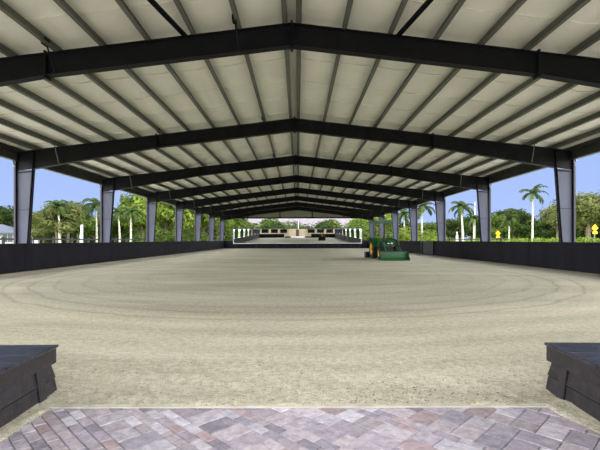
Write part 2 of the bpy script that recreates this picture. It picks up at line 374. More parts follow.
# ------------------------------------------------------------------ steel frames
def rafter_depth(x):
    ax = abs(x)
    return .49 if ax < 5.4 else .49+(ax-5.4)/(10.2-5.4)*.245
def frame(y, idx, nm):
    t = thing('steel_frame', nm, 'steel frame', (0, y, 0), 0, 'steel frames')
    xs = [-W, -10.2, -5.4, -2.7, 0, 2.7, 5.4, 10.2, W]
    # web
    mb = MB(); hw = .01; fl = .1
    xs = [-W+.0, -10.2, -5.4, 0, 5.4, 10.2, W]
    for a, b_ in zip(xs[:-1], xs[1:]):
        za, zb = zr(a), zr(b_); da, db = rafter_depth(a), rafter_depth(b_)
        if abs(a) > 10.2 or abs(b_) > 10.2: da = db = .72
        mb.hexa([(a,-hw,za-da),(b_,-hw,zb-db),(b_,hw,zb-db),(a,hw,za-da),(a,-hw,za),(b_,-hw,zb),(b_,hw,zb),(a,hw,za)])
    # flanges
    for a, b_ in zip(xs[:-1], xs[1:]):
        za, zb = zr(a), zr(b_); da, db = rafter_depth(a), rafter_depth(b_)
        mb.hexa([(a,-fl,za-.014),(b_,-fl,zb-.014),(b_,fl,zb-.014),(a,fl,za-.014),(a,-fl,za),(b_,-fl,zb),(b_,fl,zb),(a,fl,za)])
        if abs(a) > 10.2 or abs(b_) > 10.2: continue
        mb.hexa([(a,-fl,za-da),(b_,-fl,zb-db),(b_,fl,zb-db),(a,fl,za-da),(a,-fl,za-da+.016),(b_,-fl,zb-db+.016),(b_,fl,zb-db+.016),(a,fl,za-da+.016)])
    mb.build('rafter', M['steel'], t)
    for x in (-5.4, 0, 5.4):       # bolted splices, end plates standing proud of the flanges
        s_ = MB(); d = rafter_depth(x); z = zr(x)
        s_.box(x-.022, x+.022, -.105, .105, z-d-.06, z+.05)
        for sx_ in (-1, 1):
            for zz in (z-.09, z-.19, z-d+.19, z-d+.09, z-d-.03):
                for yy in (-.06, .06): s_.tube([(x+sx_*.02, yy, zz), (x+sx_*.045, yy, zz)], .013, 6)
        s_.build('splice_plate', M['steel'], t)
    for s_ in (-1, 1):
        c = MB(); zt = zr(10.6)-.72; top = zt+.0; xi_t, xi_b, xo = 10.17, 10.50, W
        # web, outside light put into its paler colour
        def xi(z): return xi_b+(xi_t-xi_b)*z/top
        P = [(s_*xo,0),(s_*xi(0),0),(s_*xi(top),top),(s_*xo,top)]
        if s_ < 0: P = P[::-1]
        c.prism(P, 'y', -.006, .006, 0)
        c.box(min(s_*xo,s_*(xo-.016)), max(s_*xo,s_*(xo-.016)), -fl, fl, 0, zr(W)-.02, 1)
        a, b_ = (s_*xi(0), 0), (s_*xi(top), top)
        lo = [(a[0]-.008,-fl,0),(a[0]+.008,-fl,0),(a[0]+.008,fl,0),(a[0]-.008,fl,0)]
        hi = [(b_[0]-.008,-fl,top+.6),(b_[0]+.008,-fl,top+.6),(b_[0]+.008,fl,top+.6),(b_[0]-.008,fl,top+.6)]
        hi = [(q[0]-s_*(.6*(xi_b-xi_t)/top)*.0, q[1], zr(10.2)-.03) for q in hi]
        c.hexa(lo+hi, 1)
        c.box(min(s_*(xi(0)-.05),s_*(xo+.05)), max(s_*(xi(0)-.05),s_*(xo+.05)), -.14, .14, 0, .025, 1)
        # haunch stiffeners
        zz = top-.06
        c.hexa([(s_*xo,-.05,zz-.07),(s_*xi_t,-.05,zz),(s_*xi_t,.05,zz),(s_*xo,.05,zz-.07),(s_*xo,-.05,zz-.04),(s_*xi_t,-.05,zz+.03),(s_*xi_t,.05,zz+.03),(s_*xo,.05,zz-.04)], 1)
        c.box(min(s_*xo,s_*(xi(2.4)+.01)), max(s_*xo,s_*(xi(2.4)+.01)), -.016, .016, 2.38, 2.40, 1)
        c.build('column', [M['column'], M['steel']], t)
    # flange braces
    for x in ((-1.2, -5.2) if nm else ())+((-9.2, 9.2)):
        k = MB(); z = zr(x); d = rafter_depth(x)
        k.bar((x,-.36,z+.06), (x+.03,-.1,z-d+.03), .026, .026)
        k.box(x-.05, x+.05, -.46, -.3, z+.0, z+.13)
        k.build('flange_brace', M['steel'] if abs(x) < 9 else M['purlin'], t)
    return t
FY = [D1+k*BAY for k in range(-1, 8)]
for k, y in enumerate(FY):
    if k == 0: nm = 'dark steel portal frame standing over the paved entrance'
    elif k == 8: nm = 'end steel frame carrying the pale gable panel above the mirror'
    else: nm = 'dark steel portal frame, ' + ORD[k-1] + ' overhead beyond the paving'
    frame(y, k, nm)

# ------------------------------------------------------------------ purlins, liner, roof
PX = [.2+1.0*k for k in range(11)]
def purlin(x, s_):
    z = zr(x); m_ = MB(); tk = .008
    # z-section: lower flange, web, upper flange, lips
    y0_, y1_ = YN, 58.35
    for (a0,a1,b0,b1) in ((x-.105,x,z,z+tk), (x-tk,x,z,z+.2), (x-tk,x+.055,z+.195,z+.203), (x-.105,x-.105+tk,z,z+.028)):
        pa = s_*a0, s_*a1
        m_.box(min(pa), max(pa), y0_, y1_, b0, b1)
    for fy in FY:                                     # lapped clips on every frame
        m_.box(min(s_*x,s_*(x-.012)), max(s_*x,s_*(x-.012)), fy-.07, fy+.07, z+.0, z+.17)
    return m_
for s_, side in ((-1, 'on the side opposite the tractor'), (1, 'on the tractor side')):
    for k, x in enumerate(PX):
        o = purlin(x, s_).build('roof_purlin', M['purlin'])
        tag(o, 'grey roof purlin, ' + ORD[k] + ' from the ridge ' + side, 'purlin', 'roof purlins')
    # eave strut
    e = MB(); x = W-.02; z = zr(W)
    e.box(min(s_*x,s_*(x+.012)), max(s_*x,s_*(x+.012)), YN, 58.1, z-.33, z+.19)
    e.box(min(s_*(x-.10),s_*x), max(s_*(x-.10),s_*x), YN, 58.1, z-.04, z-.03)
    e.box(min(s_*(x-.06),s_*x), max(s_*(x-.06),s_*x), YN, 58.1, z-.33, z-.32)
    tag(e.build('eave_strut', M['eave']), 'long dark grey eave strut along the roof edge ' + side, 'eave strut', 'eave struts')

lm = MB(); allx = sorted([-p for p in PX]+PX+[-W, W]); xs = []
for a, b_ in zip(allx[:-1], allx[1:]):
    for q in range(4): xs.append((a+(b_-a)*q/4, q/4, b_-a))
xs.append((W, 0, 1)); ys = []
seam = []
y = YN
while y < 58.35: ys.append(y); y += .38
ys.append(58.35)
vs = []
for yq in ys:
    for xq, t_, wd in xs:
        ph = math.sin(PI*t_)
        sag = .03*ph*min(wd, 1)+.006*ph*math.sin(yq*4.13+math.floor(xq)*1.7)
        vs.append((xq, yq, zr(xq)+.198-sag))
nx = len(xs)
lm.add(vs, [(j*nx+i, (j+1)*nx+i, (j+1)*nx+i+1, j*nx+i+1) for j in range(len(ys)-1) for i in range(nx-1)], 0, True)
y = .35+.0
k = 0
while y < 58:                                       # hanging seam tabs of the insulation rolls
    for a, b_ in zip(allx[:-1], allx[1:]):
        if b_-a < .5: continue
        n = 5; top, bot = [], []; off = rnd.uniform(-.02, .02)
        for q in range(n+1):
            t_ = q/n; xx = a+.03+(b_-a-.06)*t_; yy = y+off+.015*math.sin(t_*5+k)*rnd.uniform(.4, 1)
            zz = zr(xx)+.200-.03*math.sin(PI*t_)
            top.append((xx, yy, zz)); bot.append((xx, yy-.012, zz-.026-.012*math.sin(PI*t_)))
        lm.add(top+bot, [(q, q+1, n+2+q, n+1+q) for q in range(n)])
        k += 1
    y += 1.524
struct(lm.build('ceiling', M['liner']))
rf = MB()
for s_ in (-1, 1):
    a, b_ = 0, s_*(W+.16)
    za, zb = zr(0)+.235, zr(W+.16)+.235
    rf.hexa([(a,YN-.1,za),(b_,YN-.1,zb),(b_,58.5,zb),(a,58.5,za),(a,YN-.1,za+.03),(b_,YN-.1,zb+.03),(b_,58.5,zb+.03),(a,58.5,za+.03)] if s_ > 0 else
            [(b_,YN-.1,zb),(a,YN-.1,za),(a,58.5,za),(b_,58.5,zb),(b_,YN-.1,zb+.03),(a,YN-.1,za+.03),(a,58.5,za+.03),(b_,58.5,zb+.03)])
struct(rf.build('roof', M['roofm']))

# gutters with downspouts
for s_, side in ((-1, 'above the columns opposite the tractor'), (1, 'above the columns on the tractor side')):
    gx = W+.02; gz = zr(W)-.27
    t = thing('gutter', 'pale metal eave gutter ' + side, 'gutter', (s_*gx, YN, gz), 0, 'gutters')
    gm = MB(); P = [(0,-.06),(.13,-.06),(.16,.12),(.15,.12),(.125,-.045),(.01,-.045),(.01,.12),(0,.12)]
    P = [(s_*p[0], p[1]) for p in P]
    if s_ < 0: P = P[::-1]
    gm.prism(P, 'y', 0, 59.5); gm.build('channel', M['gutter'], t)
    for fy in FY:
        yy = fy-YN-.02
        MB().tube([(s_*.09,yy,-.05),(s_*.10,yy,-.14),(s_*.07,yy,-.22),(s_*.02,yy,-.27),(s_*.0+.0*s_,yy,-.33)], .04, 10).build('elbow', M['gutter'], t)
        d = MB(); d.box(min(-s_*.02,s_*.07), max(-s_*.02,s_*.07), yy-.04, yy+.05, -gz, -.30); d.build('downspout', M['pipe'], t)

# roof bracing in the bay over the entrance
for s_, side in ((-1, 'opposite the tractor'), (1, 'on the tractor side')):
    a = Vector((s_*2.3+.0, D1-.1, zr(2.3)-.02)); b_ = Vector((s_*3.55, D1-BAY+.1, zr(3.55)-.02))
    m_ = MB(); m_.bar(a, b_, .09, .01); m_.bar(a+Vector((s_*.03,0,-.03)), b_+Vector((s_*.03,0,-.03)), .008, .07)
    tag(m_.build('roof_brace', M['steel']), 'black diagonal angle brace under the roof, ' + side, 'brace', 'roof braces')

# far gable panel with header and posts
gb = MB(); HB = 4.30
gb.add([(-W,58.2,HB),(W,58.2,HB),(W,58.2,zr(W)+.2),(0,58.2,zr(0)+.2),(-W,58.2,zr(W)+.2),(-W,58.25,HB),(W,58.25,HB),(W,58.25,zr(W)+.2),(0,58.25,zr(0)+.2),(-W,58.25,zr(W)+.2)],
       [(0,1,2,3,4),(9,8,7,6,5),(0,5,6,1),(1,6,7,2),(2,7,8,3),(3,8,9,4),(4,9,5,0)])
x = -W+.3
while x < W:
    gb.box(x, x+.03, 58.17, 58.2, HB, zr(x)-.02+.15); x += .3
gb.box(-W, W, 58.1, 58.2, HB-.06, HB+.1, 1)
for px in (247.5, 280, 312.3, 344): xx = X(px, 58.1); gb.box(xx-.07, xx+.07, 58.05, 58.2, HB, zr(xx), 1)
struct(gb.build('wall_gable', [M['panel'], M['steel']]))

# ------------------------------------------------------------------ mirror on the far wall
t = thing('arena_mirror', 'long white framed mirror standing across the far end wall', 'mirror', (X(297.5,57.9), 58.0, .66))
t.rotation_euler = (R(.94), 0, 0)
mw = 9.12; mh = 2.12
MB().box(-mw+.06, mw-.06, -.02, 0, .1, mh-.04).build('mirror_glass', mir, t)
fr = MB(); fr.box(-mw, mw, -.07, .03, 0, .12); fr.box(-mw, mw, -.03, .03, mh-.06, mh)
fr.box(-mw, -mw+.13, -.05, .03, .12, mh-.06); fr.box(mw-.13, mw, -.05, .03, .12, mh-.06)
fr.build('mirror_frame', M['white'], t)
for k in range(7):
    xx = -mw+.3+(2*mw-.6)*k/6
    MB().box(xx-.05, xx+.05, .02, .12, -.64, mh-.1).build('support_post', M['rail'], t)

# ------------------------------------------------------------------ dark plank boxes flanking the entrance
def plank_box(sgn, corner, yb, label, rz):
    t = thing('plank_box', label, 'box', (corner, yb, 0), rz, 'plank boxes')
    Lx, Ly, zt, ct = 1.75, 2.2, .372, .13
    s_ = sgn
    def bx(mb, xa, xb, *r, mi=0): mb.box(min(s_*xa,s_*xb), max(s_*xa,s_*xb), *r, mi=mi)
    # body, slightly wider at the foot
    b_ = MB(); xs0, xs1 = .05, Lx-.03
    def sx(v): return s_*v
    def board(name, z0, z1, i0, i1, m_):
        b_ = MB(); pts = []
        for z, q in ((z0, i0), (z1, i1)): pts += [(sx(q),-Ly+.06+q,z),(sx(xs1),-Ly+.06+q,z),(sx(xs1),-q,z),(sx(q),-q,z)]
        b_.hexa(pts if s_ > 0 else [pts[k] for k in (1,0,3,2,5,4,7,6)]); b_.build(name, m_, t)
    board('body', -.04, .112, -.010, .008, M['planter']); board('upper_board', .119, zt-ct, .004, .030, M['planter']); board('seam_strip', .10, .13, .02, .03, M['blackm'])
    for k, yy in enumerate((-.24, -1.0, -1.75)):
        q = MB(); q.hexa([(sx(-.012),yy,-.02),(sx(.03),yy,-.02),(sx(.03),yy+.09,-.02),(sx(-.012),yy+.09,-.02),(sx(.020),yy,zt-ct),(sx(.07),yy,zt-ct),(sx(.07),yy+.09,zt-ct),(sx(.020),yy+.09,zt-ct)])
        q.v = [(v[0]-(.008*s_ if k_ % 4 in (0,3) else 0), v[1], v[2]) for k_, v in enumerate(q.v)]
        q.build('batten', M['planter'], t)
    # fascia
    c = MB(); bx(c, -.0, .04, -Ly, 0, zt-ct-.01, zt-.022); bx(c, .04, Lx, -.04, 0, zt-ct-.01, zt-.022); bx(c, .04, Lx, -Ly, -Ly+.04, zt-ct-.01, zt-.022)
    c.build('fascia', M['planter'], t)
    # top planks running across
    n = 15; w_ = Ly/n
    p = MB()
    for k in range(n):
        xa, xb = -.012, Lx
        p.bbox(min(s_*xa,s_*xb), max(s_*xa,s_*xb), -Ly+k*w_+.003, -Ly+(k+1)*w_-.003+(.012 if k == n-1 else 0), zt-.024, zt+rnd.uniform(-.002,.002), .004)
    p.build('top_planks', M['plank_top'], t)
plank_box(-1, -1.775, 3.21, 'low dark plank box at paving edge, opposite the tractor side', R(1.6))
plank_box(1, 2.085, 3.24, 'low dark plank box at paving edge on the tractor side', R(-1.5))

# ------------------------------------------------------------------ tractor
T = thing('tractor', 'green compact loader tractor with canopy parked on the sand', 'tractor', (X(381.5, 26.0), 26.0, 0), R(4))
T.scale = (.86,.93,1.0)
def wheel(x, y, r, w, name, rimr):
    s_ = 1 if x > 0 else -1
    tm = MB(); prof = [(-w/2,rimr),(-w/2,r*.86),(-w/2+.03,r*.95),(-w*.3,r*.985),(0,r*.99),(w*.3,r*.985),(w/2-.03,r*.95),(w/2,r*.86),(w/2,rimr)]
    tm.lathe(prof, (0,0,0), 'x', 32)
    n = 20
    for k in range(n):                                # tread lugs
        for sd in (-1, 1):
            a = 2*PI*(k+(.5 if sd > 0 else 0))/n; a2 = a+.16
            p0 = (0, math.cos(a)*r*.985, math.sin(a)*r*.985); p1 = (sd*w*.47, math.cos(a2)*r*.95, math.sin(a2)*r*.95)
            tm.bar(p0, p1, .05, .05)
    o = tm.build(name, M['black'], T, (x, y, r))
    rm = MB(); rm.lathe([(s_*w*.5,rimr*1.01),(s_*w*.42,rimr*.96),(s_*w*.15,rimr*.85),(s_*w*.12,rimr*.45),(s_*w*.3,rimr*.36),(s_*w*.3,.001)], (0,0,0), 'x', 28)
    rm.lathe([(-s_*w*.5,rimr*1.01),(-s_*w*.4,rimr*.9),(-s_*w*.1,rimr*.8)], (0,0,0), 'x', 28)
    rm.build('rim', M['yellow'], o)
    hb = MB()
    for k in range(8):
        a = 2*PI*k/8; hb.tube([(s_*w*.27,math.cos(a)*rimr*.27,math.sin(a)*rimr*.27),(s_*w*.34,math.cos(a)*rimr*.27,math.sin(a)*rimr*.27)], .018, 6)
    hb.tube([(s_*w*.28,0,0),(s_*w*.4,0,0)], .07, 10); hb.build('hub', M['blackm'], o)
for s_ in (-1, 1):
    wheel(s_*.60, 0, .62, .36, 'rear_wheel', .36)
    wheel(s_*.56, -1.6, .40, .26, 'front_wheel', .22)
# chassis
c = MB(); c.box(-.16,.16,-1.95,.25,.42,.72); c.box(-.42,.42,-.12,.12,.5,.74); c.box(-.44,.44,-1.66,-1.54,.36,.46); c.box(-.22,.22,-2.0,-1.85,.45,.7)
c.build('chassis', M['blackm'], T)
hd = MB()   # hood: cross-sections along y
secs = [(-.55,.29,.72,1.24),(-1.1,.28,.72,1.22),(-1.7,.26,.72,1.15),(-1.98,.22,.74,1.04),(-2.05,.18,.78,.96)]
vs = []; ncs = 8
for y, w_, z0_, z1_ in secs:
    vs += [(-w_,y,z0_),(-w_,y,z1_-.12),(-w_+.04,y,z1_-.04),(-w_+.12,y,z1_),(w_-.12,y,z1_),(w_-.04,y,z1_-.04),(w_,y,z1_-.12),(w_,y,z0_)]
fs = [(i*8+k, (i+1)*8+k, (i+1)*8+(k+1)%8, i*8+(k+1)%8) for i in range(len(secs)-1) for k in range(8)]+[tuple(range(8)), tuple(range(39,31,-1))]
hd.add(vs, fs, 0, False); ho = hd.build('hood', M['green'], T)
MB().box(-.16,.16,-2.09,-2.05,.76,.9).build('grille', M['blackm'], ho)
for s_ in (-1, 1): MB().box(min(s_*.05,s_*.2),max(s_*.06,s_*.18),-2.075,-2.0,.95,1.0).build('headlight', M['lamp'], ho)
MB().box(-.262,-.258,-1.6,-.7,.98,1.04).build('side_stripe', M['yellow'], ho); MB().box(.275,.287,-1.6,-.7,.98,1.04).build('side_stripe', M['yellow'], ho)
# dash, steering wheel, seat, platform
MB().box(-.2,.2,-.55,-.4,.7,1.28).build('dashboard', M['blackm'], T)
sw = MB(); ring = [(math.cos(2*PI*k/16)*.19,-.32+math.sin(2*PI*k/16)*.17,1.33+math.sin(2*PI*k/16)*.08) for k in range(17)]
sw.tube(ring, .016, 6); sw.tube([(0,-.45,1.2),(0,-.32,1.33)], .02, 6); sw.bar((-.18,-.32,1.33),(.18,-.32,1.33),.02,.02); sw.build('steering_wheel', M['blackm'], T)
MB().bbox(-.38,.38,-.55,.0,.5,.56,.01).build('platform', M['blackm'], T)
st = MB(); st.bbox(-.23,.23,-.1,.32,.86,.98,.03); st.hexa([(-.22,.26,.95),(.22,.26,.95),(.22,.36,.95),(-.22,.36,.95),(-.19,.36,1.38),(.19,.36,1.38),(.19,.44,1.38),(-.19,.44,1.38)]); st.build('seat', M['yellow'], T)
for s_ in (-1, 1):
    f = MB(); n = 9; r0 = .70; pts = []
    for k in range(n):
        a = R(20)+R(150)*k/(n-1); pts.append((math.cos(a)*r0, .62+math.sin(a)*r0))
    for k in range(n-1):
        (ya,za),(yb,zb) = pts[k], pts[k+1]; xa, xb = sorted((s_*.36, s_*.80))
        f.hexa([(xa,ya,za),(xb,ya,za),(xb,yb,zb),(xa,yb,zb),(xa,ya*1.03,.62+(za-.62)*1.04),(xb,ya*1.03,.62+(za-.62)*1.04),(xb,yb*1.03,.62+(zb-.62)*1.04),(xa,yb*1.03,.62+(zb-.62)*1.04)])
    x_ = s_*.37; poly = pts+[(pts[-1][0],.7),(pts[0][0],.7)]
    f.prism(poly, 'x', min(x_-.01,x_+.01), max(x_-.01,x_+.01)); f.build('fender', M['green'], T)
    MB().tube([(s_*.36,.42,.7),(s_*.36,.42,1.9),(s_*.36,.36,2.24)], .035, 8).build('canopy_post', M['blackm'], T)
    MB().tube([(s_*.34,-.5,1.1),(s_*.36,-.5,1.7),(s_*.38,-.42,2.24)], .022, 8).build('canopy_post', M['blackm'], T)
cn = MB(); cn.bbox(-.68,.68,-.75,.72,2.24,2.30,.02); cn.bbox(-.62,.62,-.68,.65,2.29,2.40,.03); cn.build('canopy', M['canopyg'], T)
# loader
for s_ in (-1, 1):
    xx = s_*.46
    MB().box(min(xx-.05,xx+.05),max(xx-.05,xx+.05),-.92,-.74,.55,1.3).build('loader_mast', M['green'], T)
    a = MB(); pth = [(-.74,1.28),(-1.75,1.18),(-2.1,.95),(-2.62,.32)]
    for (ya,za),(yb,zb) in zip(pth[:-1], pth[1:]): a.bar((xx,ya,za),(xx,yb,zb),.07,.13)
    a.build('loader_arm', M['green'], T)
    h = MB(); h.tube([(xx,-.85,.75),(xx,-1.5,.95)], .04, 8); h.tube([(xx,-1.5,.95),(xx,-1.85,1.08)], .02, 8); h.tube([(xx+.06*s_,-1.95,1.2),(xx+.06*s_,-2.35,.85)], .035, 8); h.tube([(xx+.06*s_,-2.35,.85),(xx+.06*s_,-2.68,.5)], .018, 8)
    h.build('hydraulic_cylinder', M['blackm'], T)
bk = MB(); prof = [(-2.68,.5),(-2.72,.3),(-2.78,.14),(-2.9,.05),(-3.28,.02)]; bw = .93
for (ya,za),(yb,zb) in zip(prof[:-1], prof[1:]):
    bk.hexa([(-bw,yb,zb),(bw,yb,zb),(bw,ya,za),(-bw,ya,za),(-bw,yb,zb+.02),(bw,yb,zb+.02),(bw,ya-.02,za+.01),(-bw,ya-.02,za+.01)])
for s_ in (-1, 1): bk.prism([(-2.68,.5),(-2.72,.3),(-2.78,.14),(-2.9,.03),(-3.28,.02),(-3.2,.12),(-2.95,.46)], 'x', min(s_*bw,s_*(bw-.02)), max(s_*bw,s_*(bw-.02)))
bk.bar((-bw,-2.71,.49),(bw,-2.71,.49),.08,.05); bk.build('bucket', M['green'], T)
# rear implement
im = MB(); im.box(-.95,.75,.98,1.02,.02,.42); im.box(-.95,-.92,.8,1.35,.02,.40); im.box(.72,.75,.8,1.35,.02,.40); im.box(-.95,.75,1.3,1.34,.02,.35); im.bar((-.4,.95,.42),(-.1,.95,.95),.05,.05); im.bar((.3,.95,.42),(0,.95,.95),.05,.05)
im.bar((-.35,.2,.5),(-.35,1.0,.25),.05,.06); im.bar((.35,.2,.5),(.35,1.0,.25),.05,.06)
im.build('box_blade', M['blackm'], T)
MB().tube([(.2,-1.2,1.2),(.2,-1.2,1.42),(.2,-1.16,1.48)], .025, 8).build('exhaust', M['blackm'], T)

# ------------------------------------------------------------------ vegetation
def leafy_mesh(seed, blobs, n, size, name='foliage'):
    r_ = random.Random(seed); vs = []; fs = []
    tot = sum(b[3]*b[3] for b in blobs)
    for bx_, by_, bz_, br, fz in blobs:
        for _ in range(int(n*br*br/tot)):
            u = r_.uniform(-1, 1); a = r_.uniform(0, 2*PI); q = math.sqrt(1-u*u)
            rr = br*(r_.uniform(.45, 1)**.4)*(1+.18*math.sin(a*3+u*5+seed)+.1*math.sin(a*7+u*11))
            c = Vector((bx_+q*math.cos(a)*rr, by_+q*math.sin(a)*rr, bz_+u*rr*fz))
            nrm = Vector((q*math.cos(a)+r_.uniform(-.7,.7), q*math.sin(a)+r_.uniform(-.7,.7), u+r_.uniform(-.3,.9))).normalized()
            t1 = nrm.cross(Vector((r_.uniform(-1,1),r_.uniform(-1,1),r_.uniform(-1,1)))).normalized(); t2 = nrm.cross(t1)
            s1 = size*r_.uniform(.6,1.3); s2 = s1*.5; b_ = len(vs)
            vs += [c-t1*s1, c-t2*s2, c+t1*s1, c+t2*s2]; fs.append((b_,b_+1,b_+2,b_+3))
    me = bpy.data.meshes.new(name); me.from_pydata([tuple(v) for v in vs], [], fs); me.update(); return me
def trunk_mesh(seed, h, r0, branches):
    r_ = random.Random(seed); mb = MB()
    mb.tube([(0,0,-.1),(r_.uniform(-.1,.1),0,h*.3),(r_.uniform(-.2,.2),r_.uniform(-.2,.2),h*.62)], [r0*1.2,r0*.85,r0*.6], 8)
    for k in range(branches):
        a = 2*PI*k/branches+r_.uniform(-.4,.4); z0_ = h*r_.uniform(.25,.5); rr = h*r_.uniform(.22,.38)
        mb.tube([(0,0,z0_),(math.cos(a)*rr*.5,math.sin(a)*rr*.5,z0_+h*.16),(math.cos(a)*rr,math.sin(a)*rr,z0_+h*.34)], [r0*.55,r0*.38,r0*.15], 6)
    return mb
# prototypes, unit height ~ 1 scaled up
PROTO = {}
def proto_tree(kind, seed, blobs, n, size, h, r0, nb):
    fm = leafy_mesh(seed, blobs, n, size); tm = trunk_mesh(seed, h, r0, nb)
    me = bpy.data.meshes.new('trunk'); me.from_pydata(tm.v, [], tm.f)
    me.polygons.foreach_set('use_smooth', tm.sm); me.update(); PROTO[kind] = (fm, me); HT[kind] = sorted(v.co.z for v in fm.vertices)[int(len(fm.vertices)*.995)]
HT = {}
def blobs_for(seed, w_, h, base, n):
    r_ = random.Random(seed); out = []
    for k in range(n):
        a = 2*PI*k/n+r_.uniform(-.5,.5); d = w_*r_.uniform(.3,.62)
        out.append((math.cos(a)*d, math.sin(a)*d, base+(h-base)*r_.uniform(.25,.7), w_*r_.uniform(.34,.48), .75))
    out.append((0,0,base+(h-base)*.68, w_*.5, .62)); return out
proto_tree('round', 1, blobs_for(1, 3.6, 7, 1.4, 9), 6500, .2, 7, .2, 6)
proto_tree('loose', 2, blobs_for(2, 3.2, 7, 1.8, 8), 4200, .19, 7, .16, 7)
proto_tree('spread', 3, blobs_for(3, 4.6, 7, 2.4, 10), 6500, .2, 7, .26, 8)
proto_tree('bush', 4, [(x,y,z,r_,.8) for x,y,z,r_ in ((0,0,1.1,1.3),(1.1,.3,.9,1.0),(-1.1,-.2,.9,1.05),(.3,-.9,.8,.9),(-.4,.9,.9,.95),(.2,.2,1.7,.8))], 3000, .11, 2.2, .08, 5)
def tree(kind, px, d, top_px, label, leaf, wide=1.0, group=None, cat='tree', rz=None):
    h = HT[kind]*.94
    s_ = (CH+(HZ-top_px)/F*d)/h
    t = thing({'bush':'bush'}.get(kind,'leafy_tree'), label, cat, (X(px,d), d, -.06), rz if rz is not None else rnd.uniform(0,6), group)
    wide *= 1.15
    t.scale = (s_*wide, s_*wide, s_)
    for nm, me, mt in (('foliage', PROTO[kind][0], L[leaf]), ('trunk', PROTO[kind][1], M['bark'])):
        o = bpy.data.objects.new(nm, me); C.objects.link(o); o.parent = t
        if not me.materials: me.materials.append(None)
        o.material_slots[0].link = 'OBJECT'; o.material_slots[0].material = mt
    return t
# palms
def palm_meshes(seed, h, nf, fl, droop, stiff=False):
    r_ = random.Random(seed); tr = MB(); r0 = .125
    lean = r_.uniform(-.3,.3)
    P = [(lean*t_*t_*1.0, .15*t_*t_, (h-.9)*t_) for t_ in (0,.15,.3,.5,.75,1)]
    tr.tube([(p[0],p[1],p[2]-.06) for p in P], [r0*1.5,r0*1.1,r0*1.15,r0*1.05,r0*.85,r0*.75], 10)
    tx, ty, tz = P[-1]
    sh = MB(); sh.tube([(tx,ty,tz-.1),(tx,ty,tz+.35),(tx,ty,tz+.9)], [r0*.85,r0*.95,r0*.4], 10)
    lf = MB(); vs = []; fs = []
    for k in range(nf):
        a = 2*PI*k/nf*2.4+r_.uniform(-.2,.2); el = R(80)-R(95)*(k/nf)+r_.uniform(-.08,.08); Lf = fl*r_.uniform(.85,1.1)
        p = Vector((tx,ty,tz+.75)); n = 14; e = el
        pts = [p.copy()]
        for i in range(n):
            p = p+Vector((math.cos(a)*math.cos(e),math.sin(a)*math.cos(e),math.sin(e)))*Lf/n; pts.append(p.copy()); e -= droop/n*(1+i/n)
        lf.tube([tuple(q) for q in pts[::3]+[pts[-1]]], .02, 3, 0, False)
        side = Vector((-math.sin(a),math.cos(a),0))
        for i in range(1, n+1):
            for sub in (0, .5):
                q = pts[i-1].lerp(pts[i], sub); d_ = (pts[i]-pts[i-1]).normalized(); w_ = Lf*.2*math.sin(PI*min(1,(i/n)*.85+.12))**.7
                for sd in (-1,1):
                    b_ = q+side*sd*w_+d_*w_*.5+Vector((0,0,-w_*r_.uniform(.25,.8)))
                    c_ = d_*.045
                    mid = q.lerp(b_, .5)+Vector((0,0,w_*.08))
                    lf.add([q-c_, q+c_, mid+c_*1.2, mid-c_*1.2, b_], [(0,1,2,3),(3,2,4)])
    return tr, sh, lf
PALM = {}
for nm, args in {'royal':(11,8.4,13,2.5,1.5), 'small':(12,5.2,13,2.1,1.6), 'coconut':(13,7.4,16,2.9,2.0)}.items():
    res = []
    for q, n_ in zip(palm_meshes(*args), ('trunk','crownshaft','fronds')):
        me = bpy.data.meshes.new(n_); me.from_pydata(q.v, [], q.f); me.polygons.foreach_set('use_smooth', q.sm); me.update()
        me.materials.append({'trunk':M['palmbark'],'crownshaft':M['shaft'],'fronds':L['palm']}[n_]); res.append((n_, me))
    PALM[nm] = res; HT[nm] = max(v.co.z for v in res[2][1].vertices)
def palm(kind, px, d, top_px, label, rz=0, group=None, wide=1.0):
    h = HT[kind]; s_ = (CH+(HZ-top_px)/F*d)/h
    t = thing('palm_tree', label, 'palm tree', (X(px,d), d, -.06), rz, group); t.scale = (s_*wide,s_*wide,s_)
    for nm, me in PALM[kind]:
        o = bpy.data.objects.new(nm, me); C.objects.link(o); o.parent = t
    return t
OPP = 'opposite the tractor'
# --- side opposite the tractor, opening by opening
tree('round', 3, 84, 208, 'dark green tree behind the small grey-roofed house', 'dark', 1.1)
tree('round', -22, 78, 206, 'dark tree overhanging the end of the grey-roofed house', 'dark', 1.2)
tree('round', 68, 70, 204, 'olive tree rising behind the loose tree and shaggy palm', 'olive', .8)
palm('small', 60, 43, 198, 'feathery palm rising out of the olive loose tree', 1.4)
tree('loose', 57, 44, 206, 'olive green loose tree beyond first side opening, beside first column', 'olive', 1.0)
tree('round', 44, 60, 214, 'low olive tree close beside the first column', 'olive', 1.0)
palm('coconut', 80, 56, 209, 'shaggy palm in middle of the first open bay, tractor far across', 1.0)
tree('round', 78, 58, 214, 'dark green tree behind the white post outside', 'dark', 1.0)
palm('coconut', 97, 46, 196, 'tall palm touching the second column opposite the tractor', 2.2)
tree('round', 96, 56, 218, 'mid green tree at foot of the tall palm', 'mid', 1.0)
palm('small', 131, 44, 204, 'palm with pale trunk between second and third columns', .4)
palm('small', 120, 52, 206, 'slimmer palm beside the pale-trunked palm', 1.9)
tree('round', 116, 60, 217, 'bright green tree just past the second column', 'mid', .9)
tree('round', 142, 58, 205, 'bright yellow-green tree before the third column', 'bright', .9)
tree('round', 152, 70, 196, 'tall leafy tree hidden partly by the third column', 'mid', 1.0)
tree('round', 166, 60, 190, 'full bright green tree between third and fourth columns', 'bright', .85)
tree('round', 188, 66, 186, 'bright green tree between fourth and fifth columns', 'bright', .85)
tree('loose', 181, 74, 180, 'taller darker tree behind the fourth column', 'mid', 1.0)
